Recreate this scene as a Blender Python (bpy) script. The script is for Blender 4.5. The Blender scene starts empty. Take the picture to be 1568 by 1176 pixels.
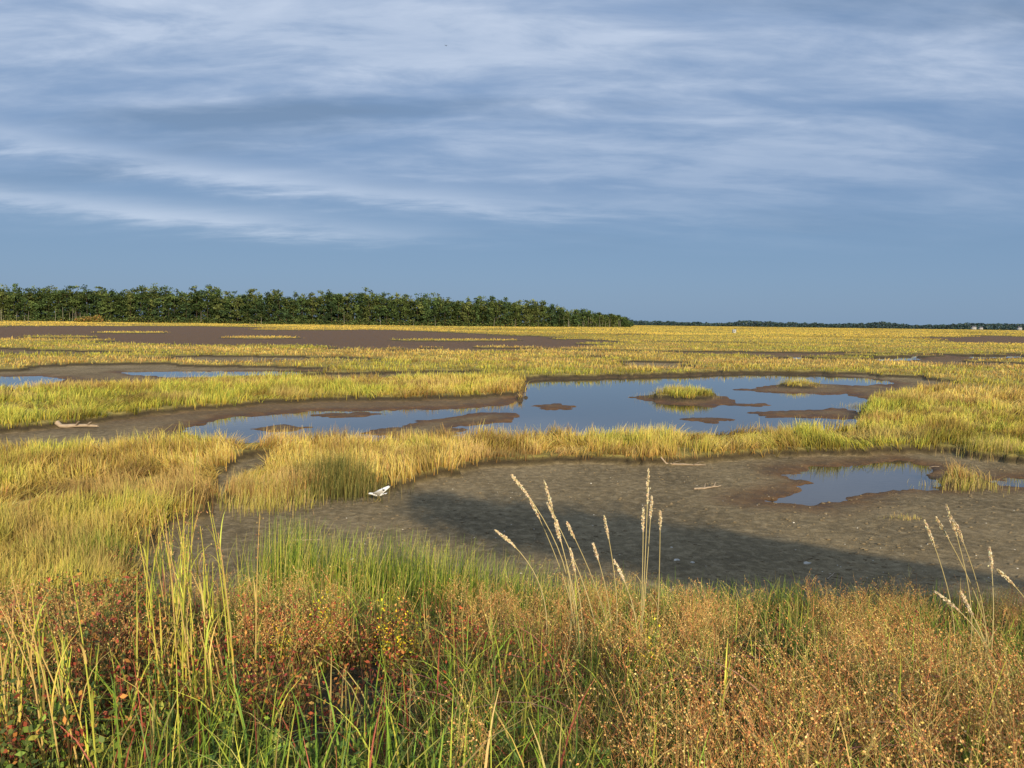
import bpy, math, numpy as np
from mathutils import Vector, Matrix
rng=np.random.default_rng(7)
scene=bpy.context.scene
H=3.5
# ---------------------------------------------------------------- camera
cd=bpy.data.cameras.new("camera"); cam=bpy.data.objects.new("camera",cd)
scene.collection.objects.link(cam); scene.camera=cam
cd.sensor_width=36; cd.lens=26.0; cd.clip_start=0.05; cd.clip_end=20000
RM=Matrix.Rotation(math.radians(90-4.76),3,'X')@Matrix.Rotation(math.radians(0.72),3,'Z')
cam.matrix_world=Matrix.Translation((0,0,H))@RM.to_4x4()
Rn=np.array(RM)
def ray(u,v):
    u=np.asarray(u,float); v=np.asarray(v,float)
    d=np.stack([(u-784)/1132,-(v-588)/1132,-np.ones_like(u)],-1)
    return d@Rn.T
def gnd(u,v,z=0.0):          # image pixel -> unprojected point on the marsh plane
    d=ray(u,v); t=(z-H)/d[...,2]
    return d[...,:2]*t[...,None]
def at(u,v,y):               # image pixel -> unprojected point at an assumed depth y
    d=ray(u,v); t=y/d[1]; return np.array([d[0]*t,y,H+d[2]*t])
# ---------------------------------------------------------------- noise
def vn(x,y,s=0):
    xi=np.floor(x).astype(np.int64); yi=np.floor(y).astype(np.int64)
    fx=x-xi; fy=y-yi; fx=fx*fx*(3-2*fx); fy=fy*fy*(3-2*fy)
    def h(a,b):
        n=(a*374761393+b*668265263+s*1442695041)&0xffffffff
        n=((n^(n>>13))*1274126177)&0xffffffff
        return ((n^(n>>16))&0xffff)/65535.0
    return (h(xi,yi)*(1-fx)+h(xi+1,yi)*fx)*(1-fy)+(h(xi,yi+1)*(1-fx)+h(xi+1,yi+1)*fx)*fy
def fbm(x,y,s=0,o=4):
    r=0;a=.5;t=0
    for i in range(o):
        r=r+a*vn(x*2**i+17.3*i,y*2**i-9.1*i,s+i); t+=a; a*=.5
    return r/t
def ss(a,b,x):
    t=np.clip((x-a)/(b-a),0,1); return t*t*(3-2*t)
def sdpoly(x,y,P,m=4.0):
    P=np.asarray(P); out=np.full(x.shape,-m)
    lo=P.min(0)-m; hi=P.max(0)+m
    idx=np.where((x>lo[0])&(x<hi[0])&(y>lo[1])&(y<hi[1]))[0]
    if len(idx)==0: return out
    px=x[idx];py=y[idx]; d2=np.full(px.shape,1e18); ins=np.zeros(px.shape,bool)
    n=len(P)
    for i in range(n):
        a=P[i];b=P[(i+1)%n]; e=b-a
        wx=px-a[0];wy=py-a[1]; L=e@e+1e-12
        t=np.clip((wx*e[0]+wy*e[1])/L,0,1)
        d2=np.minimum(d2,(wx-e[0]*t)**2+(wy-e[1]*t)**2)
        if abs(e[1])>1e-12:
            c=((a[1]>py)!=(b[1]>py))&(px<e[0]*(py-a[1])/e[1]+a[0]); ins^=c
    d=np.sqrt(d2); out[idx]=np.maximum(np.where(ins,d,-d),-m); return out
def poly(l): a=np.array(l,float); return gnd(a[:,0],a[:,1])
def ell(u,v,ru,rv,n=16):
    t=np.linspace(0,2*np.pi,n,endpoint=False)
    return gnd(u+ru*np.cos(t),v+rv*np.sin(t))
MUD=[poly([(1900,706),(1570,712),(1465,694),(1300,696),(1150,703),(1000,709),(900,709),(800,712),(720,720),(650,733),(600,750),(560,759),(470,762),(455,774),(360,777),(350,760),(405,728),(420,700),(385,697),(330,742),(318,790),(240,822),(190,855),(205,930),(420,1000),(700,1010),(1568,1010),(1900,960)]),
 poly([(-60,668),(0,665),(60,657),(130,649),(250,633),(400,620),(540,614),(700,612),(800,605),(820,640),(800,680),(550,685),(300,688),(150,694),(-60,702)]),
 poly([(-200,502),(0,500),(300,500),(600,506),(900,519),(962,526),(940,531),(850,535),(700,538),(560,538),(300,531),(130,526),(0,521),(-200,516)]),
 poly([(-80,568),(0,566),(150,559),(300,559),(450,562),(548,566),(430,581),(200,592),(0,602),(-80,606)]),
 poly([(1240,574),(1370,574),(1480,577),(1495,584),(1400,601),(1340,614),(1300,620),(1240,600)]),
 poly([(1165,546),(1300,540),(1568,541),(1700,545),(1568,551),(1420,556),(1230,556)]),
 poly([(1370,518),(1500,514),(1700,520),(1700,530),(1480,526)]),
 poly([(430,576),(560,573),(740,571),(745,576),(620,583),(500,588)]),
 poly([(850,549),(960,545),(1010,546),(940,552)])]
POOL=[poly([(797,590),(800,582),(830,580),(950,577),(1050,574),(1150,571),(1260,573),(1330,578),(1370,584),(1345,606),(1322,628),(1335,650),(1300,668),(1000,677),(800,678),(700,683),(560,684),(330,680),(270,655),(360,637),(470,628),(640,626),(770,620),(800,606)]),
 poly([(-80,576),(0,575),(60,574),(110,580),(60,590),(0,598),(-80,602)]),
 poly([(180,569),(480,567),(535,569),(420,574),(250,577)]),
 poly([(1195,724),(1250,711),(1380,703),(1430,714),(1437,745),(1330,754),(1285,765),(1220,772),(1150,765),(1222,748),(1240,736)]),
 poly([(1505,734),(1560,727),(1680,728),(1680,748),(1540,744)]),
 poly([(1190,548),(1280,544),(1420,545),(1400,551),(1260,553)]),
 poly([(1440,543),(1568,543),(1640,546),(1500,548)])]
PATCH=[poly([(820,620),(850,616),(880,620),(870,625),(835,626)]),
 poly([(1150,631),(1200,627),(1290,624),(1330,630),(1320,640),(1240,638),(1180,637)]),
 poly([(965,606),(1000,602),(1050,601),(1110,606),(1130,612),(1085,621),(1040,619),(1010,616)]),
 poly([(1135,596),(1180,589),(1230,586),(1290,588),(1330,596),(1290,603),(1240,602),(1190,601)]),
 poly([(560,662),(620,650),(680,637),(740,631),(790,632),(780,644),(710,650),(690,662),(640,672)]),
 poly([(385,655),(430,649),(470,652),(440,658)]),
 poly([(1050,640),(1090,637),(1120,641),(1080,645)]),
 poly([(1270,592),(1350,588),(1400,598),(1340,612),(1300,605)]),
 poly([(480,634),(560,630),(600,633),(520,638)]),
 poly([(1110,618),(1160,616),(1175,619),(1130,621)])]
ISLE=[poly([(995,608),(1020,603),(1060,602),(1090,607),(1095,612),(1050,615),(1020,613)]),ell(1222,592,28,3.5),ell(1472,742,36,6),poly([(1485,694),(1568,690),(1568,708),(1500,704)]),ell(410,765,48,8),ell(400,518,60,1.8),ell(90,517,60,1.6),ell(470,505,90,1.3),ell(700,522,100,1.3),ell(200,510,60,1.2)]
def foot(x): return 8.7+0.7*(vn(x*.45+3,x*0+.5,5)-.5)
def region(x,y):
    r=np.hypot(x,y)
    wob=(fbm(x*.8,y*.8,11,5)-.5)
    wobh=(fbm(x*2.6,y*2.6,13,3)-.5)
    amp=np.clip(r*.012,.35,3.0)
    sb=np.full(x.shape,-4.0)
    for P in MUD+POOL: sb=np.maximum(sb,sdpoly(x,y,P))
    far=ss(45,80,r)*(1-ss(900,1400,r))
    pn=fbm(x/34,y/13,77,4)
    sb=np.maximum(sb,np.where(far>.2,(pn-.67)*60,-4))
    tuf=fbm(x/16,y/9,177,4)      # hummocks standing in the far flats
    sb=sb-far*ss(.55,.66,tuf)*9
    for P in ISLE: sb=np.minimum(sb,-sdpoly(x,y,P)*1.0)
    sb=sb+(wob*2)*amp*.95+wobh*.75
    sp=np.full(x.shape,-4.0)
    for P in POOL: sp=np.maximum(sp,sdpoly(x,y,P))
    for P in PATCH: sp=np.minimum(sp,-sdpoly(x,y,P))
    for P in ISLE: sp=np.minimum(sp,-sdpoly(x,y,P)-.15)
    sp=sp+wob*2.6*amp+wobh*.6
    tr=np.clip(r*.004,.10,1.5)
    g=1-ss(-tr,tr,sb)
    w=ss(-.05,.45,sp-0.0)*(1-g)
    yf=foot(x); e=np.clip((yf-y)/(yf-1.2),0,1)
    return g,w,sp,e,r
def height(x,y,g,w,sp,e,r):
    z=0.035*(fbm(x*1.1,y*1.1,5,4)-.5)+.035*(fbm(x*6,y*6,9,4)-.5)
    z=z+0.20*g+.06*g*(fbm(x*.6,y*.6,51,3)-.5)
    wet=ss(-1.0,.1,sp)*(1-g)
    z=z-0.022*wet-0.13*w
    z=z+1.9*e**1.08+ss(0,.15,e)*0.16*(fbm(x*.8,y*.8,66,4)-.5)
    return z
def hz(x,y):
    x=np.atleast_1d(np.asarray(x,float));y=np.atleast_1d(np.asarray(y,float))
    return height(x,y,*region(x,y))
# ---------------------------------------------------------------- mesh helpers
def mk(name,V,Q,mat,cols=None,smooth=False,parent=None,link=True):
    V=np.asarray(V,np.float32).reshape(-1,3); Q=np.asarray(Q,np.int32).reshape(-1,4)
    me=bpy.data.meshes.new(name)
    me.vertices.add(len(V)); me.vertices.foreach_set("co",V.ravel())
    me.loops.add(Q.size); me.loops.foreach_set("vertex_index",Q.ravel())
    me.polygons.add(len(Q)); me.polygons.foreach_set("loop_start",np.arange(len(Q),dtype=np.int32)*4)
    if smooth: me.polygons.foreach_set("use_smooth",np.ones(len(Q),bool))
    me.update(calc_edges=True)
    if cols is not None:
        c=np.ones((len(V),4),np.float32); c[:,:cols.shape[-1]]=cols.reshape(len(V),-1)
        a=me.color_attributes.new("Col",'FLOAT_COLOR','POINT'); a.data.foreach_set("color",c.ravel())
    me.materials.append(mat)
    o=bpy.data.objects.new(name,me); scene.collection.objects.link(o)
    if parent: o.parent=parent
    return o
class Acc:
    def __init__(s): s.V=[];s.Q=[];s.C=[];s.n=0
    def add(s,V,Q,C):
        V=V.reshape(-1,3); s.V.append(V); s.Q.append(Q.reshape(-1,4)+s.n); s.C.append(C.reshape(-1,3)); s.n+=len(V)
    def make(s,name,mat,**k): return mk(name,np.concatenate(s.V),np.concatenate(s.Q),mat,np.concatenate(s.C),**k)
def blades(P,h,w,az,lean,laz,c0,c1,K=3,curv=1.8,droop=.25,tip=.12):
    N=len(P); t=np.linspace(0,1,K+1)[None,:]
    h=np.broadcast_to(h,N)[:,None]; w=np.broadcast_to(w,N)[:,None]; lean=np.broadcast_to(lean,N)[:,None]
    laz=laz[:,None]; az=az[:,None]
    off=h*lean*t**curv
    cx=P[:,0:1]+np.cos(laz)*off; cy=P[:,1:2]+np.sin(laz)*off
    cz=P[:,2:3]+h*t-h*droop*lean*t**3
    hw=w*.5*(1-(1-tip)*t**1.6)
    sx=np.cos(az)*hw; sy=np.sin(az)*hw
    V=np.stack([np.stack([cx-sx,cy-sy,cz],-1),np.stack([cx+sx,cy+sy,cz],-1)],2)
    C=c0[:,None,None,:]*(1-t[...,None,None])+c1[:,None,None,:]*t[...,None,None]
    C=np.broadcast_to(C,V.shape)
    b=np.arange(N)[:,None]*(2*(K+1))+np.arange(K)[None,:]*2
    Q=np.stack([b,b+1,b+3,b+2],-1)
    return V,Q,C
def pal(N,cols,wts=None,jit=.18):
    c=np.array(cols,float); wts=None if wts is None else np.array(wts)/sum(wts)
    i=rng.choice(len(c),N,p=wts)
    return c[i]*(1+rng.normal(0,jit,(N,1)))*(1+rng.normal(0,.06,(N,3)))
def leaves(P,size,cols,asp=.5,up=0):
    N=len(P); a=rng.normal(size=(N,3)); a[:,2]+=up; a/=np.linalg.norm(a,axis=1)[:,None]
    b=rng.normal(size=(N,3)); b=np.cross(a,b); b/=np.linalg.norm(b,axis=1)[:,None]
    s=np.broadcast_to(size,N)[:,None]
    V=np.stack([P-a*s*.5,P+b*s*asp*.5-a*s*.05,P+a*s*.5,P-b*s*asp*.5-a*s*.05],1)
    Q=np.arange(N*4).reshape(N,4); C=np.broadcast_to(cols[:,None,:],V.shape)
    return V,Q,C
def tube(pts,rad,n=7,col=(.3,.3,.3)):
    pts=np.asarray(pts,float); rad=np.broadcast_to(rad,len(pts)); V=[]
    T=np.gradient(pts,axis=0); T/=np.linalg.norm(T,axis=1)[:,None]+1e-9
    ref=np.array([0,0,1.]) if abs(T[0,2])<.9 else np.array([1.,0,0])
    for p,t,r in zip(pts,T,rad):
        u=np.cross(t,ref); u/=np.linalg.norm(u)+1e-9; v=np.cross(t,u)
        a=np.linspace(0,2*np.pi,n,endpoint=False)[:,None]
        V.append(p+r*(np.cos(a)*u+np.sin(a)*v))
    V=np.concatenate(V); Q=[]
    for i in range(len(pts)-1):
        for j in range(n):
            k=(j+1)%n; Q.append([i*n+j,i*n+k,(i+1)*n+k,(i+1)*n+j])
    return V,np.array(Q),np.tile(np.array(col,float),(len(V),1))
# ---------------------------------------------------------------- materials
def newmat(name):
    m=bpy.data.materials.new(name); m.use_nodes=True; nt=m.node_tree; nt.nodes.clear()
    return m,nt
def vegmat(name,trans=.35,rough=.55,spec=.25):
    m,nt=newmat(name); N=nt.nodes; L=nt.links
    a=N.new('ShaderNodeAttribute'); a.attribute_name='Col'
    o=N.new('ShaderNodeOutputMaterial')
    if spec: 
        d=N.new('ShaderNodeBsdfPrincipled'); d.inputs['Roughness'].default_value=rough
        d.inputs['Specular IOR Level'].default_value=spec; L.new(a.outputs['Color'],d.inputs['Base Color'])
    else: d=N.new('ShaderNodeBsdfDiffuse'); L.new(a.outputs['Color'],d.inputs['Color'])
    if trans:
        t=N.new('ShaderNodeBsdfTranslucent'); mx=N.new('ShaderNodeMixShader'); mx.inputs[0].default_value=trans
        L.new(a.outputs['Color'],t.inputs['Color'])
        L.new(d.outputs[0],mx.inputs[1]); L.new(t.outputs[0],mx.inputs[2]); L.new(mx.outputs[0],o.inputs[0])
    else: L.new(d.outputs[0],o.inputs[0])
    return m
def simple(name,col,rough=.8,noise=None):
    m,nt=newmat(name); N=nt.nodes;L=nt.links
    d=N.new('ShaderNodeBsdfPrincipled'); d.inputs['Roughness'].default_value=rough
    o=N.new('ShaderNodeOutputMaterial'); L.new(d.outputs[0],o.inputs[0])
    nz=N.new('ShaderNodeTexNoise'); nz.inputs['Scale'].default_value=noise or 20; nz.inputs['Detail'].default_value=5
    r=N.new('ShaderNodeValToRGB'); r.color_ramp.elements[0].position=.3; r.color_ramp.elements[1].position=.7
    r.color_ramp.elements[0].color=(*[c*.75 for c in col],1); r.color_ramp.elements[1].color=(*[min(1,c*1.15) for c in col],1)
    L.new(nz.outputs['Fac'],r.inputs[0]); L.new(r.outputs[0],d.inputs['Base Color'])
    return m
grassM=vegmat("grass_blade",.25); marshM=vegmat("marsh_blade",0,.7,0); leafM=vegmat("leaf",.2); treeM=vegmat("tree_foliage",0,.8,0)
gm,nt=newmat("marsh_ground"); N=nt.nodes;L=nt.links
def noise(scale,detail=6,rough=.55,vec=None,dist=0):
    n=N.new('ShaderNodeTexNoise'); n.inputs['Scale'].default_value=scale; n.inputs['Detail'].default_value=detail
    n.inputs['Roughness'].default_value=rough; n.inputs['Distortion'].default_value=dist
    L.new(vec if vec else geo.outputs['Position'],n.inputs['Vector']); return n.outputs['Fac']
def ramp(fac,stops):
    r=N.new('ShaderNodeValToRGB'); e=r.color_ramp.elements
    while len(e)<len(stops): e.new(.5)
    for k,(p,c) in enumerate(stops): e[k].position=p; e[k].color=(*c,1)
    L.new(fac,r.inputs[0]); return r.outputs[0]
def mix(f,a,b,bt='MIX'):
    m=N.new('ShaderNodeMix'); m.data_type='RGBA'; m.blend_type=bt
    for s,v in ((m.inputs[0],f),(m.inputs[6],a),(m.inputs[7],b)):
        if isinstance(v,(int,float)): s.default_value=v
        elif isinstance(v,tuple): s.default_value=(*v,1)
        else: L.new(v,s)
    return m.outputs[2]
def math_(op,a,b=None,c=None,clamp=False):
    m=N.new('ShaderNodeMath'); m.operation=op; m.use_clamp=clamp
    for i,v in enumerate((a,b,c)):
        if v is None: continue
        if isinstance(v,(int,float)): m.inputs[i].default_value=v
        else: L.new(v,m.inputs[i])
    return m.outputs[0]
geo=N.new('ShaderNodeNewGeometry')
at_=N.new('ShaderNodeAttribute'); at_.attribute_name='Col'
sp_=N.new('ShaderNodeSeparateColor'); L.new(at_.outputs['Color'],sp_.inputs[0])
nA=noise(.45,8,.62); nB=noise(5.5,9,.72,dist=.3); nC=noise(55,3,.7); nD=noise(1.6,7,.65,dist=.6)
mud=ramp(nA,[(.34,(.125,.095,.050)),(.5,(.25,.19,.10)),(.66,(.38,.29,.16))])
mud=mix(.5,mud,ramp(nB,[(.32,(.07,.052,.030)),(.5,(.235,.18,.098)),(.64,(.50,.39,.23))]))
mud=mix(ramp(nC,[(.60,(0,0,0)),(.70,(.8,.8,.8))]),mud,(.50,.42,.27))
wetc=ramp(nD,[(.3,(.080,.042,.018)),(.52,(.155,.082,.034)),(.7,(.28,.155,.065))])
mudw=mix(sp_.outputs[1],mud,wetc)
gr=ramp(noise(1.1,6,.6),[(.3,(.14,.115,.035)),(.5,(.34,.27,.07)),(.7,(.52,.41,.12))])
c1=mix(sp_.outputs[0],mudw,gr)
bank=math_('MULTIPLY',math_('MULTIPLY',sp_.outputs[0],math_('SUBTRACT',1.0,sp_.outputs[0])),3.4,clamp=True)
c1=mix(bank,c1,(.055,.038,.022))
soil=ramp(noise(6,6,.6),[(.3,(.04,.035,.016)),(.55,(.10,.085,.04)),(.75,(.22,.17,.09))])
c2=mix(sp_.outputs[2],c1,soil)
b=N.new('ShaderNodeBsdfPrincipled'); L.new(c2,b.inputs['Base Color'])
wetp=math_('MULTIPLY',sp_.outputs[1],ramp(nD,[(.4,(1,1,1)),(.6,(.35,.35,.35))]))
rg=math_('MULTIPLY_ADD',wetp,-.4,.92); L.new(rg,b.inputs['Roughness']); b.inputs['Specular IOR Level'].default_value=.16
bp=N.new('ShaderNodeBump'); bp.inputs['Strength'].default_value=1.0; bp.inputs['Distance'].default_value=.08
hgt=math_('ADD',math_('MULTIPLY',nB,1.0),math_('MULTIPLY',nC,.22)); L.new(hgt,bp.inputs['Height']); L.new(bp.outputs[0],b.inputs['Normal'])
o=N.new('ShaderNodeOutputMaterial'); L.new(b.outputs[0],o.inputs[0])
wm,nt=newmat("water"); N=nt.nodes;L=nt.links
geo=N.new('ShaderNodeNewGeometry')
b=N.new('ShaderNodeBsdfPrincipled'); b.inputs['Base Color'].default_value=(.06,.047,.030,1); b.inputs['Roughness'].default_value=.03
b.inputs['IOR'].default_value=1.5; b.inputs['Specular IOR Level'].default_value=.5
mp=N.new('ShaderNodeMapping'); mp.inputs['Scale'].default_value=(1,2.2,1); L.new(geo.outputs['Position'],mp.inputs[0])
nz=noise(3.0,3,.5,mp.outputs[0]); bp=N.new('ShaderNodeBump'); bp.inputs['Strength'].default_value=.06; bp.inputs['Distance'].default_value=.02
L.new(nz,bp.inputs['Height']); L.new(bp.outputs[0],b.inputs['Normal'])
o=N.new('ShaderNodeOutputMaterial'); L.new(b.outputs[0],o.inputs[0])
# ---------------------------------------------------------------- ground sheet
th=np.concatenate([np.linspace(-180,-46,50)[:-1],np.linspace(-46,46,660),np.linspace(46,180,50)[1:-1]])*math.pi/180
r1=np.exp(np.arange(math.log(.4),math.log(32),.0095)); r2=np.exp(np.arange(math.log(32.4),math.log(9000),.018))
rr=np.concatenate([r1,r2]); nr,na=len(rr),len(th)
X=(rr[:,None]*np.sin(th)[None]).ravel(); Y=(rr[:,None]*np.cos(th)[None]).ravel()
reg=region(X,Y); Z=height(X,Y,*reg); g,w,sp,e,r=reg
wet=np.clip(ss(-1.2,.3,sp)+.9*ss(60,110,r)+.55*ss(24,30,r)*(1-ss(40,60,r)),0,1)*(1-g)
cols=np.stack([g,wet,ss(.0,.06,e)],-1)
i=np.arange(nr-1)[:,None]*na; j=np.arange(na)[None]; j2=(j+1)%na
Q=np.stack([i+j,i+na+j,i+na+j2,i+j2],-1).reshape(-1,4)
V=np.stack([X,Y,Z],-1)
V=np.concatenate([V,[[0,0,float(Z[:na].mean())]]]); cols=np.concatenate([cols,[[0,0,1]]])
jj=np.arange(0,na-1,2); k=len(V)-1
Qc=np.stack([np.full(len(jj),k),jj,jj+1,(jj+2)%na],-1)
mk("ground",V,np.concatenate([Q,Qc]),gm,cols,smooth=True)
s=9000; WL=-0.045
mk("water",[[-s,9,WL],[s,9,WL],[s,s,WL],[-s,s,WL]],[[0,1,2,3]],wm)
# ---------------------------------------------------------------- marsh grass
def sandy(x,y): return ((x+3.85)/.8)**2+((y-9.3)/1.5)**2<1+1.0*(fbm(x*3,y*3,9)-.5)
def marsh():
    A=Acc()
    n=400000
    r=np.exp(rng.uniform(math.log(8.5),math.log(1900),n))
    a=rng.uniform(-.74,.74,n)
    m2=270000
    extra=rng.uniform(-.74,.74,m2); re=np.exp(rng.uniform(math.log(9),math.log(45),m2))
    r=np.concatenate([r,re]); a=np.concatenate([a,extra])
    x=r*np.sin(a);y=r*np.cos(a)
    R=region(x,y); g,w,sp,e,_=R
    z=height(x,y,*R)
    tuft=fbm(x*2.2,y*2.2,401,2)
    ok=((g>.55)&(e<=.12)&(tuft>.29+.16*rng.random(len(x))))|((g>.2)&(e<=0)&(rng.random(len(x))<.12))|((r>60)&(g>.5))
    ok&=~sandy(x,y)
    x,y,z,r,tuft=x[ok],y[ok],z[ok],r[ok],tuft[ok]; n=len(x)
    patch=fbm(x/2.2,y/1.4,101,3); big=fbm(x/11,y/5,202,3); mid=fbm(x*.9,y*.9,203,3); wide=fbm(x/45,y/16,210,4); brn=fbm(x/3.5,y/2,231,3)
    hh=(.02+.26*patch+.32*tuft*(1-.5*ss(30,80,r)))*(1+.28*rng.normal(size=n))*(1+.35*(r>250))
    hh=np.clip(hh,.09,.80)
    wd=np.maximum(.006,.00075*r)*rng.uniform(.6,1.4,n)
    green=np.clip((big-.5)*3.8+(mid-.5)*2.4+.40+.30*ss(2,12,x)*ss(18,24,y)-.28*((y<24)&(x<8))+.30*ss(27,31,r)*(1-ss(36,44,r))*(x<0)+(wide-.5)*4*ss(40,70,r),0,1)
    green=np.clip(green+rng.normal(0,.18,n),0,1)[:,None]
    gold=pal(n,[(.88,.62,.17),(.96,.74,.27),(.64,.41,.17),(.86,.70,.16)],[4,3,2.2,3],.2)
    grn=pal(n,[(.42,.47,.08),(.70,.67,.11),(.24,.32,.06)],[3,3.6,1.9],.2)
    far=ss(60,250,r)[:,None]
    m_=.85*ss(.47,.60,wide)[:,None]
    fg_=np.array([.96,.73,.15])*(1-m_)+np.array([.48,.47,.12])*m_
    fg_=fg_*(1-.50*ss(.52,.62,fbm(x/60,y/24,222,3)))[:,None]
    c1=gold*(1-green)+grn*green
    bk=(.55*ss(.55,.68,brn))[:,None]; c1=c1*(1-bk)+np.array([.52,.34,.17])*bk
    c1=c1*(1-far)+far*(c1*.25+.75*fg_)
    shade=(.52+.48*ss(.34,.50,mid))[:,None]; shade=shade+(1-shade)*far  # shadow-like patches between clumps, multiplied into the blade colours
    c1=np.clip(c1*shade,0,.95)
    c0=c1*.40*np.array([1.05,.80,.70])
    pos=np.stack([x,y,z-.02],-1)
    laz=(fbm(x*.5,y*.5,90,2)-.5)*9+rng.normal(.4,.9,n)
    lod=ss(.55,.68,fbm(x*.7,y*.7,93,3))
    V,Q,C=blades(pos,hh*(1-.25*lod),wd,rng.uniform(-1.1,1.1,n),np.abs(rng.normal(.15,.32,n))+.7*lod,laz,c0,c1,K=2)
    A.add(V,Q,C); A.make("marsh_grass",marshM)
marsh()
# ---------------------------------------------------------------- embankment grass
def sample_fg(n,y0=1.5,y1=9.4,wx=.78,power=1.0):
    y=y0+(y1-y0)*rng.random(n)**power; x=rng.uniform(-1,1,n)*(wx*y+1.2); return x,y
def fg():
    A=Acc(); x,y=sample_fg(130000)
    R=region(x,y); e=R[3]; z=height(x,y,*R)
    edge=fbm(x*1.5,y*1.5,41,3)
    ok=(e>.02+.14*(edge-.35))&(~sandy(x,y)|(rng.random(len(x))<.04))&(fbm(x*1.3,y*1.3,43,3)>.38)
    x,y,z=x[ok],y[ok],z[ok]; n=len(x)
    p1=fbm(x*.7,y*.7,301,3); p2=fbm(x*1.8,y*1.8,302,3); p3=fbm(x*.9,y*.9,303,3)
    hh=np.clip((.0+.40*p2)*(1+.35*rng.normal(size=n)),.05,.6)
    G=pal(n,[(.20,.31,.045),(.38,.46,.06),(.10,.17,.035)],[3,3.2,2.4])
    Yw=pal(n,[(.66,.60,.10),(.70,.52,.18),(.50,.33,.13)],[3.5,3,1.6])
    Rd=pal(n,[(.46,.15,.07),(.50,.26,.11),(.28,.09,.055)],[2,3,1.5])
    k=np.clip((p1-.50)*6+.2+rng.normal(0,.35,n),0,1)[:,None]
    c=G*(1-k)+Yw*k
    m=(rng.random(n)<(.08+.45*ss(.46,.62,p3)))[:,None]; c=np.where(m,Rd,c)
    V,Q,C=blades(np.stack([x,y,z-.02],-1),hh,rng.uniform(.003,.007,n),rng.uniform(-1.5,1.5,n),np.abs(rng.normal(0,.6,n)),rng.uniform(0,6.28,n),c*.42,c,K=3,droop=.5)  # blade roots darkened: shade of the gaps put into the colour
    A.add(V,Q,C); 
    n=7600; x,y=sample_fg(n*2,1.6,7.9); q=np.argsort(-fbm(x*1.2,y*1.2,500,3)-.18*rng.random(n*2))[:n]; x,y=x[q],y[q]; z=hz(x,y)
    hh=rng.uniform(.22,.62,n); c=pal(n,[(.28,.43,.05),(.60,.62,.09),(.15,.25,.05),(.72,.56,.18),(.55,.15,.09)],[4,4.4,2.8,2.4,.8])
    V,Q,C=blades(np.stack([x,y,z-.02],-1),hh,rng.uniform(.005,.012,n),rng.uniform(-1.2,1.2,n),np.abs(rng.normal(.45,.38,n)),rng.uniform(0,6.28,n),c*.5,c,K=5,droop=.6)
    A.add(V,Q,C)
    n=34; pts=[(880,955,4),(950,1060,3),(1230,1085,3),(1180,1000,3.4),(1460,1060,2.8),(1380,960,3.6),(700,1020,3.4),(1535,1150,2.4),(1510,1080,2.6),(1060,960,4)]
    P=[];
    for k in range(n):
        u,v,d=pts[k%len(pts)]; p=at(u+rng.normal(0,40),v,d); P.append([p[0],d,float(hz(p[0],d)[0])])
    P=np.array(P); c=pal(n,[(.60,.20,.14),(.62,.33,.18)])
    V,Q,C=blades(P,rng.uniform(.48,.74,n),rng.uniform(.010,.016,n),rng.uniform(-.8,.8,n)+1.2,rng.uniform(.7,1.3,n),rng.choice([0,3.1],n)+rng.normal(0,.4,n),c,c,K=8,droop=.65); A.add(V,Q,C)
    A.make("embankment_grass",grassM)
fg()
def cord():
    A=Acc()
    def clump(A,cx,cy,sx,sy,n,h,cs,wts,lo=.55):
        x=cx+sx*rng.normal(size=n)*.5; y=cy+sy*rng.normal(size=n)*.5; z=hz(x,y)
        fall=np.exp(-(((x-cx)/sx)**2+((y-cy)/sy)**2)*.6)
        c=pal(n,cs,wts)
        V,Q,C=blades(np.stack([x,y,z-.02],-1),h*(lo+(1-lo)*fall)*rng.uniform(.5,1.25,n),rng.uniform(.006,.011,n),rng.uniform(-1.2,1.2,n),np.abs(rng.normal(0,.20,n)),rng.normal(.3,1.2,n),c*.4,c,K=3)
        A.add(V,Q,C)
    gs=[(.28,.40,.05),(.60,.62,.09),(.74,.62,.18),(.11,.19,.04)]; gw=[3,3,2.2,2.4]
    for (u,v,sx,sy,n,h) in [(440,925,.55,.7,800,1.0),(520,940,.6,.6,650,.90),(600,940,.7,.6,650,.88),(690,945,.8,.6,650,.80),(780,960,.8,.6,500,.68),(150,880,1.1,.7,500,.45),(890,975,.9,.6,450,.52),(1020,980,1,.5,550,.48),(1200,985,1.3,.5,700,.50),(1450,985,1.3,.5,700,.44),(1330,975,.9,.4,400,.46)]:
        p=gnd(u,v); clump(A,p[0],p[1],sx,sy,n,h,gs,gw)
    ys=[(.80,.62,.17),(.62,.58,.12),(.82,.62,.26)]
    for (u,v,sx,sy,n,h) in [(410,772,.9,.7,1100,.38),(1472,745,.8,.6,550,.30),(1380,795,.45,.15,90,.12),(1220,592,1.2,.7,500,.35),(1520,700,1,.8,900,.42),(1040,609,1.6,.8,700,.42),(1330,622,1.2,.8,500,.35)]:
        p=gnd(u,v); clump(A,p[0],p[1],sx,sy,n,h,ys,[2,2,1.5])
    for (u,v,sx,sy,n,h) in [(512,756,.95,.7,1600,.66)]:
        p=gnd(u,v); clump(A,p[0],p[1],sx,sy,n,h,[(.24,.23,.06),(.38,.34,.09),(.15,.17,.05),(.6,.48,.15)],[3,2,1.8,1.3])
    A.make("cordgrass",grassM)
cord()
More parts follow.
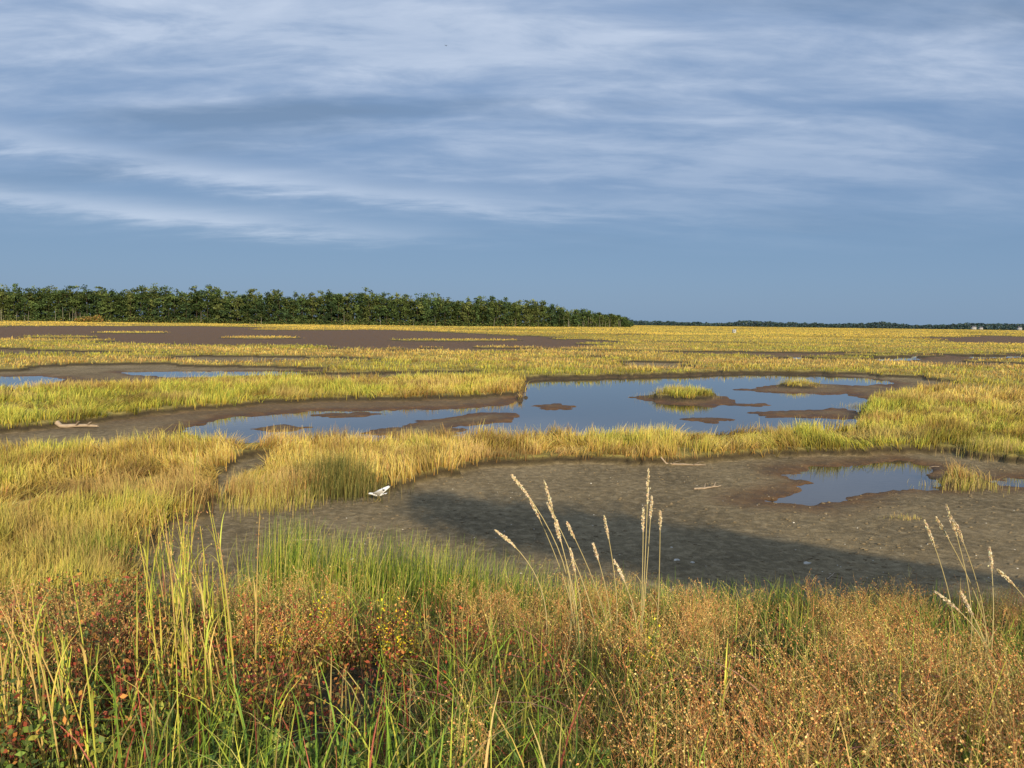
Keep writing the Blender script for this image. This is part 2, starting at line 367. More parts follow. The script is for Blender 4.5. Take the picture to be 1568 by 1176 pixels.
def panicles():
    A=Acc(); n=4300
    x,y=sample_fg(n*3,1.7,6.8)
    dens=fbm(x*1.3,y*1.3,88,3)+.14*ss(-1.5,2.0,x)
    o=np.argsort(-dens-rng.random(n*3)*.16)[:n]; x,y=x[o],y[o]; z=hz(x,y)
    h=rng.uniform(.26,.54,n); laz=rng.uniform(0,6.28,n); lean=np.abs(rng.normal(0,.3,n))
    cs=pal(n,[(.54,.32,.12),(.48,.20,.08),(.58,.44,.15),(.48,.46,.11)],[3,2.6,2.2,1.8])
    root=np.stack([x,y,z],-1)
    V,Q,C=blades(root,h,.0026,rng.uniform(-1,1,n),lean,laz,cs,cs,K=3,tip=.6); A.add(V,Q,C)
    B=8; t=rng.uniform(.45,1,(n,B)); L_=h[:,None]
    bx=x[:,None]+np.cos(laz)[:,None]*L_*lean[:,None]*t**1.8
    by=y[:,None]+np.sin(laz)[:,None]*L_*lean[:,None]*t**1.8
    bz=z[:,None]+L_*t-L_*.25*lean[:,None]*t**3
    P=np.stack([bx,by,bz],-1).reshape(-1,3); m=len(P)
    bl=rng.uniform(.04,.13,m); ba=rng.uniform(0,6.28,m); bln=rng.uniform(.5,1.3,m)
    cc=np.repeat(cs,B,0)
    V,Q,C=blades(P,bl,.0016,rng.uniform(-1,1,m),bln,ba,cc,cc,K=1,tip=.7); A.add(V,Q,C)
    D=4; tt=rng.uniform(.35,1.02,(m,D))
    dx=P[:,0:1]+np.cos(ba)[:,None]*(bl*bln)[:,None]*tt; dy=P[:,1:2]+np.sin(ba)[:,None]*(bl*bln)[:,None]*tt
    dz=P[:,2:3]+bl[:,None]*tt*(1-.25*bln[:,None])
    DP=np.stack([dx,dy,dz],-1).reshape(-1,3)+rng.normal(0,.003,(m*D,3))
    dc=pal(m*D,[(.76,.42,.15),(.62,.25,.09),(.86,.62,.26),(.72,.58,.15)],[4,2.4,2.2,1.5])
    V,Q,C=leaves(DP,rng.uniform(.006,.0105,m*D),dc,.75); A.add(V,Q,C)
    A.make("seedhead_grass",marshM)
panicles()
def reeds():
    A=Acc()
    L_=[(783,727,835,800,4.4,.17),(833,736,862,840,4.5,.16),(838,770,880,860,4.6,.14),(757,811,800,850,4.5,.15),(993,718,990,800,4.6,.19),(985,778,984,860,4.5,.12),(1011,782,1010,850,4.6,.12),(925,790,938,860,4.7,.14),(908,832,925,890,4.7,.1),(940,858,960,900,4.4,.12),(873,840,885,900,4.5,.12),(812,765,850,850,4.7,.12),(868,800,905,880,4.6,.1),(998,760,992,850,4.7,.12),(850,800,872,880,4.4,.1),
    (1415,796,1445,880,4.2,.15),(1449,773,1475,860,4.2,.17),(1433,792,1480,880,4.3,.14),(1515,838,1520,900,4.2,.12),(1527,872,1568,915,4.1,.14),(1432,906,1478,945,4.0,.13),(1470,905,1510,985,4.0,.12),(1462,800,1492,880,4.3,.12)]
    for (u,v,bu,bv,d,hl) in L_:
        tipp=at(u,v,d+rng.uniform(-.1,.1)); mid=at(bu,bv,d)
        dirx=(bu-u)/1132*d
        bx=mid[0]+dirx*.5+rng.normal(0,.02); by=d+.05; bz=float(hz(bx,by)[0])
        root=np.array([bx,by,bz])
        t=np.linspace(0,1,16)[:,None]
        s=.78; ctrl=(mid-(1-s)**2*root-s*s*tipp)/(2*s*(1-s))
        pts=(1-t)**2*root+2*t*(1-t)*ctrl+t*t*tipp
        if (ctrl[2]<bz): pts[:,2]=bz+(tipp[2]-bz)*t[:,0]
        V,Q,C=tube(pts,np.linspace(.0042,.0024,16),4,(.70,.58,.28)); A.add(V,Q,C)
        seg=pts[-1]-pts[-3]; seg/=np.linalg.norm(seg); n=230; q=rng.random(n)
        arc=np.linalg.norm(np.diff(pts,axis=0),axis=1); cum=np.concatenate([[0],np.cumsum(arc)]); sarc=cum[-1]-hl*1.2*q
        P=np.stack([np.interp(sarc,cum,pts[:,k]) for k in range(3)],-1)
        rad=.0090*np.sin(np.pi*np.clip(q*.92+.08,0,1))**.6
        P=P+rng.normal(size=(n,3))*rad[:,None]*.5
        a=seg+rng.normal(0,.3,(n,3)); a/=np.linalg.norm(a,axis=1)[:,None]
        b_=np.cross(a,rng.normal(size=(n,3))); b_/=np.linalg.norm(b_,axis=1)[:,None]
        sz=.015
        V=np.stack([P-a*sz*.5,P+b_*sz*.24,P+a*sz*.5,P-b_*sz*.24],1)
        cc=pal(n,[(.88,.74,.48),(.78,.60,.36),(.92,.82,.58)],None,.08)
        A.add(V,np.arange(n*4).reshape(n,4),np.broadcast_to(cc[:,None,:],V.shape))
        k=rng.integers(3,9,2); 
        V,Q,C=blades(pts[k],rng.uniform(.12,.25,2),.007,rng.uniform(-1,1,2),rng.uniform(.5,1,2),rng.uniform(0,6.28,2),pal(2,[(.5,.44,.14)]),pal(2,[(.65,.52,.24)]),K=4,droop=.8); A.add(V,Q,C)
    A.make("reed_grass",grassM)
reeds()
def tall():
    A=Acc()
    pts0=[]
    for k in range(36):
        u=rng.normal(275,38); v=rng.uniform(750,980); d=rng.uniform(3.2,4.6); pts0.append((u,v,d))
    for k in range(18): pts0.append((rng.uniform(-20,110),rng.uniform(860,1060),rng.uniform(2.4,3.4)))
    pts0+= [(300,688,4.2),(316,735,4.2),(228,720,4.2),(250,800,4),(285,745,4.1),(326,860,3.9),(1540,1010,2.6),(1120,1000,2.8)]
    for (u,v,d) in pts0:
        tp=at(u,v,d); rx=tp[0]+rng.normal(0,.10); rz=float(hz(rx,d)[0]); root=np.array([rx,d,rz]); 
        t=np.linspace(0,1,9)[:,None]; ctrl=np.array([rx,d,(rz+tp[2])/2])
        pts=(1-t)**2*root+2*t*(1-t)*ctrl+t*t*tp
        col=np.array([(.78,.68,.12),(.64,.62,.10),(.74,.52,.18)][rng.integers(3)])
        V,Q,C=tube(pts,np.linspace(.0048,.0017,9),4,col); A.add(V,Q,C)
        m=5; k=rng.integers(1,7,m); la=rng.uniform(0,6.28,m)
        c=pal(m,[(.76,.70,.11),(.50,.54,.08),(.78,.56,.18)])
        V,Q,C=blades(pts[k],rng.uniform(.15,.36,m),rng.uniform(.005,.010,m),la+1.57,rng.uniform(.12,.6,m),la,c,c,K=5,droop=.7); A.add(V,Q,C)
        n=22; P=pts[-1]+(pts[-3]-pts[-1])*rng.random((n,1))*.9+rng.normal(0,.008,(n,3))
        V,Q,C=leaves(P,.012,pal(n,[(.60,.28,.13),(.62,.42,.16)]),.4,2); A.add(V,Q,C)
    A.make("tall_grass",grassM)
tall()
# ---------------------------------------------------------------- shrubs / goldenrod
def shrub(name,specs,cols,wts,ls=.022,stem=(.16,.07,.04)):
    A=Acc()
    for (x,y,rad,hh,n) in specs:
        z=float(hz(x,y)[0]); m=max(6,n//28); tint=rng.uniform(.75,1.2)
        for k in range(m):
            a=rng.uniform(0,6.28); q=rad*math.sqrt(rng.random()); tx=x+q*math.cos(a); ty=y+q*math.sin(a)
            tz=float(hz(tx,ty)[0]); tip=np.array([tx,ty,tz+hh*rng.uniform(.45,1.05)*(1-.3*(q/rad)**2)])
            root=np.array([x+.5*q*math.cos(a),y+.5*q*math.sin(a),(z+tz)/2-.03]); t=np.linspace(0,1,6)[:,None]
            c=(root+tip)/2+np.array([*(rng.normal(0,.03,2)),.05]); p=(1-t)**2*root+2*t*(1-t)*c+t*t*tip
            V,Q,C=tube(p,np.linspace(.004,.0015,6),4,stem); A.add(V,Q,C)
            l=n//m; tt=rng.uniform(.2,1.05,l); P=np.stack([np.interp(tt,t[:,0],p[:,i]) for i in range(3)],-1)+rng.normal(0,.024,(l,3))
            V,Q,C=leaves(P,rng.uniform(.7,1.3,l)*ls,pal(l,cols,wts)*tint*rng.uniform(.7,1.2),.55,.5); A.add(V,Q,C)
    return A.make(name,leafM)
def fgp(u,v):
    d=ray(u,v); ts=np.linspace(1.5,14,400); P=np.array([0,0,H])+d[None]*ts[:,None]
    z=hz(P[:,0],P[:,1]); k=np.argmax(P[:,2]<z+.2); return P[k,0],P[k,1]
def spec(l,f=1.0): return [(*fgp(u,v),r_,h_*f,n_) for (u,v,r_,h_,n_) in l]
shrub("bayberry_shrub",spec([(110,1010,.5,.62,1800),(60,1060,.4,.52,1200),(190,985,.4,.58,1200),(150,920,.55,.5,1300),(60,940,.4,.45,800),(20,1120,.3,.4,600),(150,1080,.3,.44,800),(200,880,.4,.4,500),(250,1010,.35,.5,800),(90,1130,.35,.4,700)],1.1),[(.40,.09,.05),(.16,.19,.05),(.50,.23,.06),(.08,.11,.03)],[2.4,3,2,3],.027)
shrub("wild_rose_shrub",spec([(400,985,.5,.50,1200),(470,965,.5,.48,1200),(560,975,.5,.48,1100),(690,985,.5,.44,1000),(380,1050,.45,.46,900),(600,1060,.4,.42,600),(300,970,.4,.44,700),(1020,950,.35,.44,500),(1200,1000,.45,.40,600),(760,1000,.35,.42,600),(900,1010,.4,.40,600),(470,1080,.4,.42,600),(1350,980,.5,.40,600),(250,1050,.4,.44,600),(1120,1060,.3,.38,400),(820,1060,.3,.38,450),(1480,1040,.35,.38,400)],1.08),[(.54,.13,.06),(.62,.29,.08),(.33,.06,.05),(.24,.26,.06),(.64,.46,.12)],[2.6,3,1.8,2.4,1.5],.023)
shrub("goldenrod",spec([(490,975,.16,.58,330),(600,990,.16,.55,330),(620,965,.12,.52,200),(985,1040,.13,.52,200),(40,1030,.2,.62,260),(430,990,.1,.52,150),(950,1020,.1,.48,120),(20,960,.12,.52,150)]),[(1.0,.78,.03),(.9,.66,.04),(.35,.38,.06)],[4,2,1.2],.018,(.25,.28,.06))
shrub("broadleaf_weed",spec([(60,1160,.35,.36,380),(250,1120,.3,.32,300),(620,1150,.35,.30,340),(860,1140,.35,.28,340),(1100,1120,.35,.30,340),(1350,1150,.4,.30,380),(1500,1100,.3,.32,300),(420,1150,.3,.28,280)]),[(.28,.38,.06),(.44,.48,.08),(.16,.24,.05)],[3,2,2.5],.034,(.2,.25,.06))
# ---------------------------------------------------------------- forest
def forest():
    A=Acc()
    us=np.array([-260,0,50,150,300,450,600,700,780,830,870,920,950,964])
    tv=np.array([438,441,437,443,443,448,451,453,456,464,472,478,484,491])
    ds=np.array([540,520,520,520,520,520,530,540,560,600,640,690,730,760])
    def hor(u): return 484+.0125*u
    def ch(u): 
        d=np.interp(u,us,ds); und=1+.16*(fbm(np.asarray(u,float)/28,np.asarray(u,float)*0+.3,611,3)-.5)*2
        return (d/1132*(hor(u)-(np.interp(u,us,tv)+1.0))+H)*und
    cg=[(.055,.085,.030),(.078,.106,.033),(.042,.068,.030),(.10,.118,.038)]
    for row in range(5):
        u=-260.+row*3
        while u<963:
            d=float(np.interp(u,us,ds)); hh=float(ch(u))
            dd=d+row*5+rng.uniform(-3,3); x=(u-784)/1132*dd+rng.uniform(-1,1); y=dd
            hgt=hh*rng.uniform(.78,1.12)*(1 if row else rng.uniform(.6,.97)); conif=rng.random()<.35
            cw=rng.uniform(3.2,6.2) if not conif else rng.uniform(2.1,3.0)
            V,Q,C=tube([[x,y,-.5],[x+rng.normal(0,.3),y,hgt*.5],[x+rng.normal(0,.5),y,hgt*.93]],[.22,.15,.05],5,(.09,.07,.05)); A.add(V,Q,C)
            n=420 if row<3 else 220
            lo=rng.uniform(.0,.15)
            nb=26; bt=lo+(1-lo)*rng.random(nb)**.9
            prof=(1-bt)**.75*1.25+.12 if conif else np.sqrt(np.clip(1-((bt-.5)/.53)**2,0.05,1))
            ba=rng.uniform(0,6.28,nb); br=cw*prof*rng.uniform(.3,1,nb)
            bc=np.stack([x+br*np.cos(ba),y+br*np.sin(ba),bt*hgt],-1)
            base=np.array(cg[rng.integers(4)])*rng.uniform(.8,1.4)
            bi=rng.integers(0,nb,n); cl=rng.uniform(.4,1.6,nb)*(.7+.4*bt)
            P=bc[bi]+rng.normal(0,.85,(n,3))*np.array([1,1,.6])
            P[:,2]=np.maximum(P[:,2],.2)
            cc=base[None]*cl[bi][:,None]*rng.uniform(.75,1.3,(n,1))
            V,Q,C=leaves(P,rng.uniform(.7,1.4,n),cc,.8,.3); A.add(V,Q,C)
            u+=rng.uniform(5,18)*520/d
    nb=2600; u=rng.uniform(-260,958,nb); d=np.interp(u,us,ds)+rng.uniform(0,14,nb); tz=rng.random(nb)**.8*.84
    bc=np.stack([(u-784)/1132*d,d,tz*ch(u)],-1); k=38; n=nb*k
    P=np.repeat(bc,k,0)+rng.normal(0,1,(n,3))*np.array([1.5,1.2,.8]); P[:,2]=np.maximum(P[:,2],.1)
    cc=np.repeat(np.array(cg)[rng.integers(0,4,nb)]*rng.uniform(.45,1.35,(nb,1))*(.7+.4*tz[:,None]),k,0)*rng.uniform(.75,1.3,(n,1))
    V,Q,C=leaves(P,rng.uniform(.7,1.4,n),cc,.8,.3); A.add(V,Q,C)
    n=15000; u=rng.uniform(-260,962,n); d=np.interp(u,us,ds)-2+rng.normal(0,2,n)
    x=(u-784)/1132*d; hgt=1+6*fbm(x/8,x*0+1,4)**1.5
    P=np.stack([x,d,rng.random(n)*hgt],-1)
    V,Q,C=leaves(P,rng.uniform(.6,1.3,n),pal(n,[(.09,.12,.04),(.13,.15,.045),(.055,.08,.03),(.2,.16,.07)],[3,1.5,3.5,.4],.3),.8); A.add(V,Q,C)
    for k in range(70):
        u=rng.choice([rng.uniform(-200,130),rng.uniform(-200,960),rng.uniform(860,960)]); d=float(np.interp(u,us,ds))-5; x=(u-784)/1132*d; h_=rng.uniform(4,10)
        V,Q,C=tube([[x,d,0],[x+rng.normal(0,.5),d,h_]],[.14,.07],4,(.34,.31,.24)); A.add(V,Q,C)
    A.make("forest",treeM)
    B=Acc(); 
    for (u,w_,h_) in [(135,7,4.2),(150,6,5.2),(122,5,3)]:
        d=470; x=(u-784)/1132*d; n=500; q=rng.normal(size=(n,3)); q/=np.linalg.norm(q,axis=1)[:,None]; q*=rng.random((n,1))**.4
        P=np.array([x,d,h_*.45])+q*np.array([w_*.6,w_*.5,h_*.55])
        V,Q,C=leaves(P,.8,pal(n,[(.24,.19,.05),(.34,.18,.07),(.14,.16,.04)]),.8); B.add(V,Q,C)
    B.make("shrub",treeM)
forest()
def farshore():
    A=Acc(); us=[940,965,1000,1100,1140,1200,1300,1350,1400,1480,1568,1900]; tv=[489,490,492,495,491,494,496,493,498,495,497,501]
    n=30000; u=rng.uniform(900,1900,n); d=1850+rng.uniform(-60,120,n)
    top=np.interp(u,us,tv)+2.0*(fbm(u/5,u*0,8)-.5)*2
    hh=d/1132*((484+.0125*u)-top)+H; hh=np.maximum(hh,6)
    P=np.stack([(u-784)/1132*d,d,rng.random(n)*hh-.5],-1)
    V,Q,C=leaves(P,rng.uniform(2.5,5,n),pal(n,[(.045,.075,.08),(.07,.095,.08),(.035,.065,.075)]),.8); A.add(V,Q,C)  # bluish aerial haze put into the leaf colours
    A.make("distant_treeline",treeM)
farshore()
# ---------------------------------------------------------------- boxes / houses
def box(acc,c,sz,col):
    c=np.array(c);s=np.array(sz)/2
    v=np.array([[-1,-1,-1],[1,-1,-1],[1,1,-1],[-1,1,-1],[-1,-1,1],[1,-1,1],[1,1,1],[-1,1,1]])*s+c
    q=np.array([[0,3,2,1],[4,5,6,7],[0,1,5,4],[1,2,6,5],[2,3,7,6],[3,0,4,7]])
    acc.add(v,q,np.tile(np.array(col,float),(8,1)))
solid=vegmat("painted_wood",0.0,.7)
def gable(acc,c,w,dp,h,col):
    x,y,z=c; v=np.array([[x-w/2,y-dp/2,z],[x+w/2,y-dp/2,z],[x+w/2,y+dp/2,z],[x-w/2,y+dp/2,z],[x-w/2,y,z+h],[x+w/2,y,z+h]])
    q=np.array([[0,1,5,4],[2,3,4,5]]); acc.add(v,q,np.tile(np.array(col,float),(6,1)))
def house(u,d,w,h,wall=(.50,.50,.50)):
    x=(u-784)/1132*d; e=bpy.data.objects.new("white_house",None); scene.collection.objects.link(e); e.location=(x,d,0)
    a=Acc(); box(a,(0,0,h/2),(w,w*.7,h),wall); a.make("walls",solid,parent=e)
    a=Acc(); gable(a,(0,0,h+.02),w*1.08,w*.8,w*.4,(.14,.14,.16)); a.make("roof",solid,parent=e)
    a=Acc()
    for k in range(4):
        for q in (0,1): box(a,(-w/2+w*(k+.5)/4,-w*.35-.03,h*(.28+.42*q)),(w*.12,.08,h*.2),(.05,.06,.08))
    a.make("windows",solid,parent=e)
    a=Acc(); box(a,(w*.06,-w*.35-.03,1.05),(1.1,.1,2.1),(.2,.1,.08)); a.make("door",solid,parent=e)
for (u,w_,h_) in [(1487,9,5.5),(1498,7,4.5),(1557,8,5.5)]: house(u,1700,w_,h_)
e=bpy.data.objects.new("hunting_blind",None); scene.collection.objects.link(e); d=290; e.location=((1122-784)/1132*d,d,.1)
a=Acc(); box(a,(0,0,.9),(1.1,1.1,1.1),(.6,.6,.56))
for sx in (-.45,.45):
    for sy in (-.45,.45): box(a,(sx,sy,.17),(.1,.1,.34),(.3,.25,.2))
a.make("cabin",solid,parent=e)
a=Acc(); box(a,(0,-.57,1.1),(.7,.05,.3),(.04,.04,.04)); a.make("opening",solid,parent=e)
a=Acc(); gable(a,(0,0,1.46),1.3,1.3,.3,(.5,.5,.48)); a.make("roof",solid,parent=e)
# ---------------------------------------------------------------- driftwood, sticks, shells
woodM=simple("weathered_wood",(.42,.32,.22),.85,9)
def stick(name,u,v,length,ang,rad,br=2):
    p=gnd(u,v); A=Acc(); n=9; t=np.linspace(-.5,.5,n)
    x=p[0]+length*t*math.cos(ang)+rng.normal(0,.02*length,n)*.5; y=p[1]+length*t*math.sin(ang)+rng.normal(0,.02*length,n)
    z0=hz(x,y)+rad*.8; pts=np.stack([x,y,z0],-1)
    V,Q,C=tube(pts,rad*np.linspace(1,.45,n)*rng.uniform(.85,1.15,n),8); A.add(V,Q,C)
    for k in range(br):
        i=rng.integers(2,n-2); q=pts[i]; a2=ang+rng.choice([-1,1])*rng.uniform(.5,1.1); l=length*rng.uniform(.15,.35)
        pp=np.stack([q,q+np.array([math.cos(a2)*l*.5,math.sin(a2)*l*.5,l*.3]),q+np.array([math.cos(a2)*l,math.sin(a2)*l,l*.45])])
        V,Q,C=tube(pp,[rad*.5,rad*.35,rad*.12],6); A.add(V,Q,C)
    A.make(name,woodM,smooth=True)
stick("driftwood_log",118,655,1.3,.05,.08,2)
stick("driftwood_branch",1045,712,1.1,-.1,.026,3); stick("driftwood_branch",1083,748,.75,.5,.022,3)
stick("driftwood_branch",1408,712,.9,-.5,.02,1); stick("driftwood_branch",1272,882,.35,.9,.010,1)
stick("driftwood_branch",470,828,.4,.1,.012,1)
shellM=simple("shell",(.75,.70,.60),.6,30)
def debris(name,pts,mat):
    VV=[];QQ=[];n0=0
    P_=np.array(pts); zz=hz(P_[:,0],P_[:,1])
    for (x,y,s),z in zip(pts,zz):
        nu,nv=8,5
        for i in range(nv+1):
            ph=math.pi*i/nv
            for j in range(nu):
                th_=2*math.pi*j/nu; k=s*(1+.25*rng.normal())
                VV.append([x+k*math.sin(ph)*math.cos(th_),y+.7*k*math.sin(ph)*math.sin(th_),z+.1*s+.45*s*math.cos(ph)])
        for i in range(nv):
            for j in range(nu): QQ.append([n0+i*nu+j,n0+(i+1)*nu+j,n0+(i+1)*nu+(j+1)%nu,n0+i*nu+(j+1)%nu])
        n0+=nu*(nv+1)
    mk(name,VV,QQ,mat,smooth=True)
pp=[(*gnd(u,v),s) for (u,v,s) in [(1036,857,.045),(1235,863,.05),(1060,862,.03),(1028,838,.02),(1215,800,.02),(905,740,.02),(540,857,.03)]]
for k in range(90): 
    q=gnd(rng.uniform(420,1560),rng.uniform(730,885)); pp.append((q[0],q[1],rng.uniform(.005,.015)))
debris("shells",pp,shellM)
pp=[]
for k in range(2200):
    q=gnd(rng.uniform(420,1560),rng.uniform(712,895)); pp.append((q[0],q[1],.006+.032*rng.random()**2.2))
debris("mud_clods",pp,simple("mud_clod",(.22,.165,.09),.9,25))
# ---------------------------------------------------------------- seagull
white=simple("white_feather",(.90,.89,.86),.7,8); yel=simple("bill_and_legs",(.35,.28,.08),.5,10); drk=simple("dark_feather",(.04,.04,.045),.6,10)
def skin(name,pts,rads,edges,mat,parent,flat=1.0):
    me=bpy.data.meshes.new(name); me.from_pydata(pts,edges,[]); o=bpy.data.objects.new(name,me); scene.collection.objects.link(o)
    m=o.modifiers.new("s",'SKIN'); s=o.modifiers.new("b",'SUBSURF'); s.levels=2; s.render_levels=2
    for i,v in enumerate(me.skin_vertices[0].data): v.radius=(rads[i],rads[i]*flat); v.use_root=(i==2)
    m.use_smooth_shade=True; me.materials.append(mat); o.parent=parent; return o
p=gnd(578,768); gull=bpy.data.objects.new("seagull",None); scene.collection.objects.link(gull)
gull.location=(p[0],p[1],float(hz(p[0],p[1])[0])); gull.rotation_euler=(0,0,-.15)
skin("body",[(.13,0,.15),(.08,0,.145),(.02,0,.135),(-.05,0,.135),(-.10,0,.145),(-.145,0,.15),(-.18,0,.145)],[.010,.028,.040,.036,.022,.021,.014],[(0,1),(1,2),(2,3),(3,4),(4,5),(5,6)],white,gull)
def wing(sgn):
    n=9; V=[];Q=[]
    for i in range(n):
        t=i/(n-1); lx=-.04+.24*t**1.2; ly=sgn*(.035+.16*math.sin(t*1.5)); lz=.155+.15*t-.02*t*t
        ch=.12*(1-.85*t**1.8)
        for (cx,cz) in ((-.35,.0),(.15,.012),(.65,-.008)): V.append([lx+ch*cx,ly,lz+cz-ch*.35*(cx+.35)])
    for i in range(n-1):
        for j in range(2): a=i*3+j; Q.append([a,a+1,a+4,a+3])
    w=mk("wing",V,Q,white,smooth=True,parent=gull); w.data.materials.append(drk)
    for k,f in enumerate(w.data.polygons): f.material_index=1 if k>=14 else 0
    s=w.modifiers.new("t",'SOLIDIFY'); s.thickness=.008
wing(1);wing(-1)
V,Q,C=tube([(-.185,0,.146),(-.215,0,.138),(-.235,0,.126)],[.009,.006,.002],6); mk("bill",V,Q,yel,parent=gull)
A=Acc()
for sy,dx in ((-.022,-.03),(.022,.05)):
    V,Q,C=tube([(.02,sy,.11),(.03+dx*.3,sy,.06),(.01+dx,sy,.006)],[.008,.005,.005],6);A.add(V,Q,C)
    for a in (-.5,0,.5):
        V,Q,C=tube([(.01+dx,sy,.006),(.01+dx-.045*math.cos(a),sy+.045*math.sin(a),.004)],[.004,.002],5);A.add(V,Q,C)
A.make("legs",yel,parent=gull)
V=[]
for i,(x_,w_) in enumerate([(.10,.018),(.15,.03),(.19,.045)]): V+= [[x_,-w_,.150+.008*i],[x_,w_,.150+.008*i]]
mk("tail",V,[[0,1,3,2],[2,3,5,4]],white,parent=gull).modifiers.new("t",'SOLIDIFY').thickness=.006
A=Acc()
for sy in (-.017,.017):
    V,Q,C=tube([(-.155,sy*.9,.156),(-.155,sy*1.2,.156)],[.004,.003],6); A.add(V,Q,C)
A.make("eyes",drk,parent=gull)
P=at(683,70,120); fb=Acc(); n=7
for sgn in (-1,1):
    V=[]
    for i in range(n):
        t=i/(n-1); xx=sgn*.34*t; zz=.10*math.sin(t*2.6); ch=.14*(1-t*.85); V+= [[P[0]+xx,P[1]-ch*.5+.1*t,P[2]+zz],[P[0]+xx,P[1]+ch*.5+.1*t,P[2]+zz]]
    Q=[[2*i,2*i+1,2*i+3,2*i+2] for i in range(n-1)]; fb.add(np.array(V),np.array(Q),np.zeros((len(V),3))+.05)
V,Q,C=tube([P+np.array([0,-.25,0]),P+np.array([0,-.1,.01]),P+np.array([0,.1,0]),P+np.array([0,.3,0])],[.02,.06,.05,.01],6); fb.add(V,Q,C*0+.05)
fb.make("flying_bird",solid)
# ---------------------------------------------------------------- sun, tree behind the viewer
el=math.radians(21); az=math.radians(20)
D=Vector((-math.sin(az)*math.cos(el),math.cos(az)*math.cos(el),-math.sin(el)))
ld=bpy.data.lights.new("sun",'SUN'); ld.energy=5.0; ld.angle=math.radians(.55); ld.color=(1,.85,.60)
sun=bpy.data.objects.new("sun",ld); scene.collection.objects.link(sun); sun.rotation_euler=D.to_track_quat('-Z','Y').to_euler(); sun.location=(0,0,30)
def backtree():
    A=Acc(); Dn=np.array(D)
    tg=[(-1.5,14.2,.4),(-1.0,13.5,.7),(-.2,13.0,.8),(.8,12.6,.9),(2.0,12.0,1.0),(3.2,11.2,.9),(4.2,10.5,.8),(1.5,11.7,.7),(2.9,10.4,.8),(3.8,9.8,.7),(.1,12.3,.7),(5.2,9.9,.5)]
    cs=[]
    for (x,y,s) in tg:
        back=26+rng.uniform(-1.5,1.5); c=np.array([x,y,0])-Dn*back; cs.append((c,s))
    mean=np.mean([c for c,_ in cs],0); trunk=np.array([mean[0]+7.5,mean[1]-1,1.2])
    fork=trunk+np.array([-.3,0,7.0])
    V,Q,C=tube([trunk,trunk+np.array([.1,0,3]),fork],[.22,.18,.14],10,(.12,.09,.06)); A.add(V,Q,C)
    for c,s in cs:
        m=(fork+c)/2+np.array([0,0,.4]); V,Q,C=tube([fork,m,c],[.10,.06,.02],6,(.12,.09,.06)); A.add(V,Q,C)
        n=int(900*s); q=rng.normal(size=(n,3))*np.array([.62,.6,.25])*s
        V,Q,C=leaves(c+q,.16,pal(n,[(.06,.10,.03),(.09,.13,.03)]),.8); A.add(V,Q,C)
    A.make("oak_tree",treeM)
backtree()
# ---------------------------------------------------------------- world
wd=bpy.data.worlds.new("World"); scene.world=wd; wd.use_nodes=True; nt=wd.node_tree; nt.nodes.clear(); N=nt.nodes;L=nt.links
sky=N.new('ShaderNodeTexSky'); sky.sky_type='NISHITA'; sky.sun_disc=False; sky.sun_elevation=el; sky.sun_rotation=math.pi-az
tc=N.new('ShaderNodeTexCoord'); sx=N.new('ShaderNodeSeparateXYZ'); L.new(tc.outputs['Generated'],sx.inputs[0])
X_,Y_,Z_=sx.outputs
zc=math_('MAXIMUM',Z_,0.0); den=math_('ADD',zc,.16)
pxx=math_('DIVIDE',X_,den); pyy=math_('DIVIDE',Y_,den)
def vec(a,b,c=0.0):
    v=N.new('ShaderNodeCombineXYZ')
    for i,k in enumerate((a,b,c)):
        if isinstance(k,(int,float)): v.inputs[i].default_value=k
        else: L.new(k,v.inputs[i])
    return v.outputs[0]
v1=vec(math_('MULTIPLY',pxx,.60),math_('MULTIPLY',pyy,1.7),1.9)
v2=vec(math_('MULTIPLY',pxx,1.7),math_('MULTIPLY',pyy,4.2),8.2)
n1=noise(1.0,4,.5,v1,.15); n2=noise(1.3,6,.58,v2,.25)
base=ramp(zc,[(0,(.215,.335,.50)),(.06,(.20,.33,.52)),(.11,(.185,.315,.515)),(.18,(.185,.305,.515)),(.42,(.23,.35,.57)),(.8,(.30,.40,.60))])
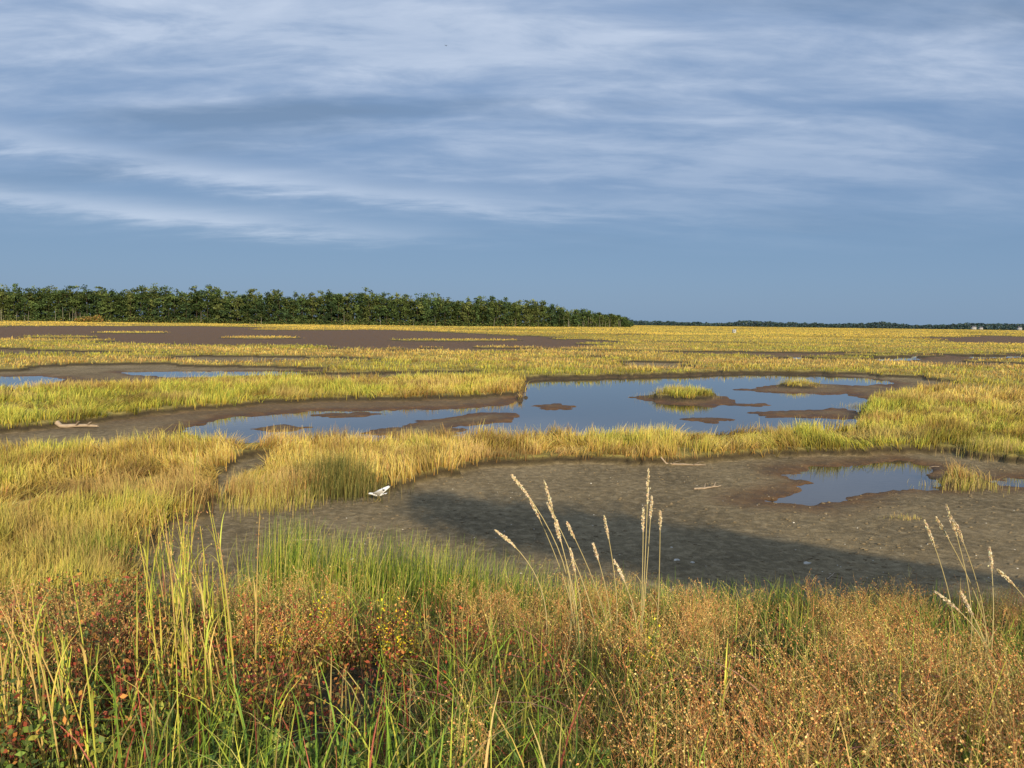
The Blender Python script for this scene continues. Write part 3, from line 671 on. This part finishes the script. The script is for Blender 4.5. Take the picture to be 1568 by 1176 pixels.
cm=math_('ADD',math_('MULTIPLY',n1,.62),math_('MULTIPLY',n2,.38))
cmask=ramp(cm,[(.38,(0,0,0)),(.49,(.42,.42,.42)),(.60,(1,1,1))])
ez=ramp(zc,[(.085,(0,0,0)),(.15,(.30,.30,.30)),(.27,(.85,.85,.85)),(.35,(1,1,1))])
azm=math_('DIVIDE',X_,math_('MAXIMUM',Y_,.05))
def band(e0,k,wid,a0,a1,amp):
    d_=math_('SUBTRACT',Z_,math_('MULTIPLY_ADD',azm,k,e0))
    d_=math_('ADD',d_,math_('MULTIPLY',math_('SUBTRACT',n2,.5),wid*3.5))
    g_=math_('EXPONENT',math_('MULTIPLY',math_('POWER',math_('DIVIDE',math_('ABSOLUTE',d_),wid),2),-1))
    mr=N.new('ShaderNodeMapRange'); mr.interpolation_type='SMOOTHSTEP'; L.new(azm,mr.inputs[0]); mr.inputs[1].default_value=a0; mr.inputs[2].default_value=a1; mr.inputs[3].default_value=1; mr.inputs[4].default_value=0
    return math_('MULTIPLY',math_('MULTIPLY',g_,mr.outputs[0]),amp)
b1=band(.155,-.05,.014,-.35,.45,.65); b2=band(.110,-.03,.012,-.45,.05,.7); b3=band(.35,-.02,.05,-.4,.3,.3)
m0=math_('MULTIPLY',cmask,ez)
mt=math_('ADD',m0,math_('ADD',b3,math_('ADD',b1,b2)),clamp=True)
cloudc=ramp(n2,[(.3,(.35,.46,.65)),(.7,(.58,.67,.83))])
dark=mix(math_('MULTIPLY',ramp(n1,[(.32,(1,1,1)),(.46,(0,0,0))]),ez),base,(.175,.265,.415))
ccol=mix(mt,dark,cloudc)
sc=mix(1.0,ccol,(10,10,10),'MULTIPLY')
fin=mix(.10,sc,sky.outputs[0])
bg=N.new('ShaderNodeBackground'); bg.inputs['Strength'].default_value=.1; L.new(fin,bg.inputs['Color'])
o=N.new('ShaderNodeOutputWorld'); L.new(bg.outputs[0],o.inputs[0])
scene.view_settings.view_transform='Standard'; scene.view_settings.look='None'; scene.view_settings.exposure=0
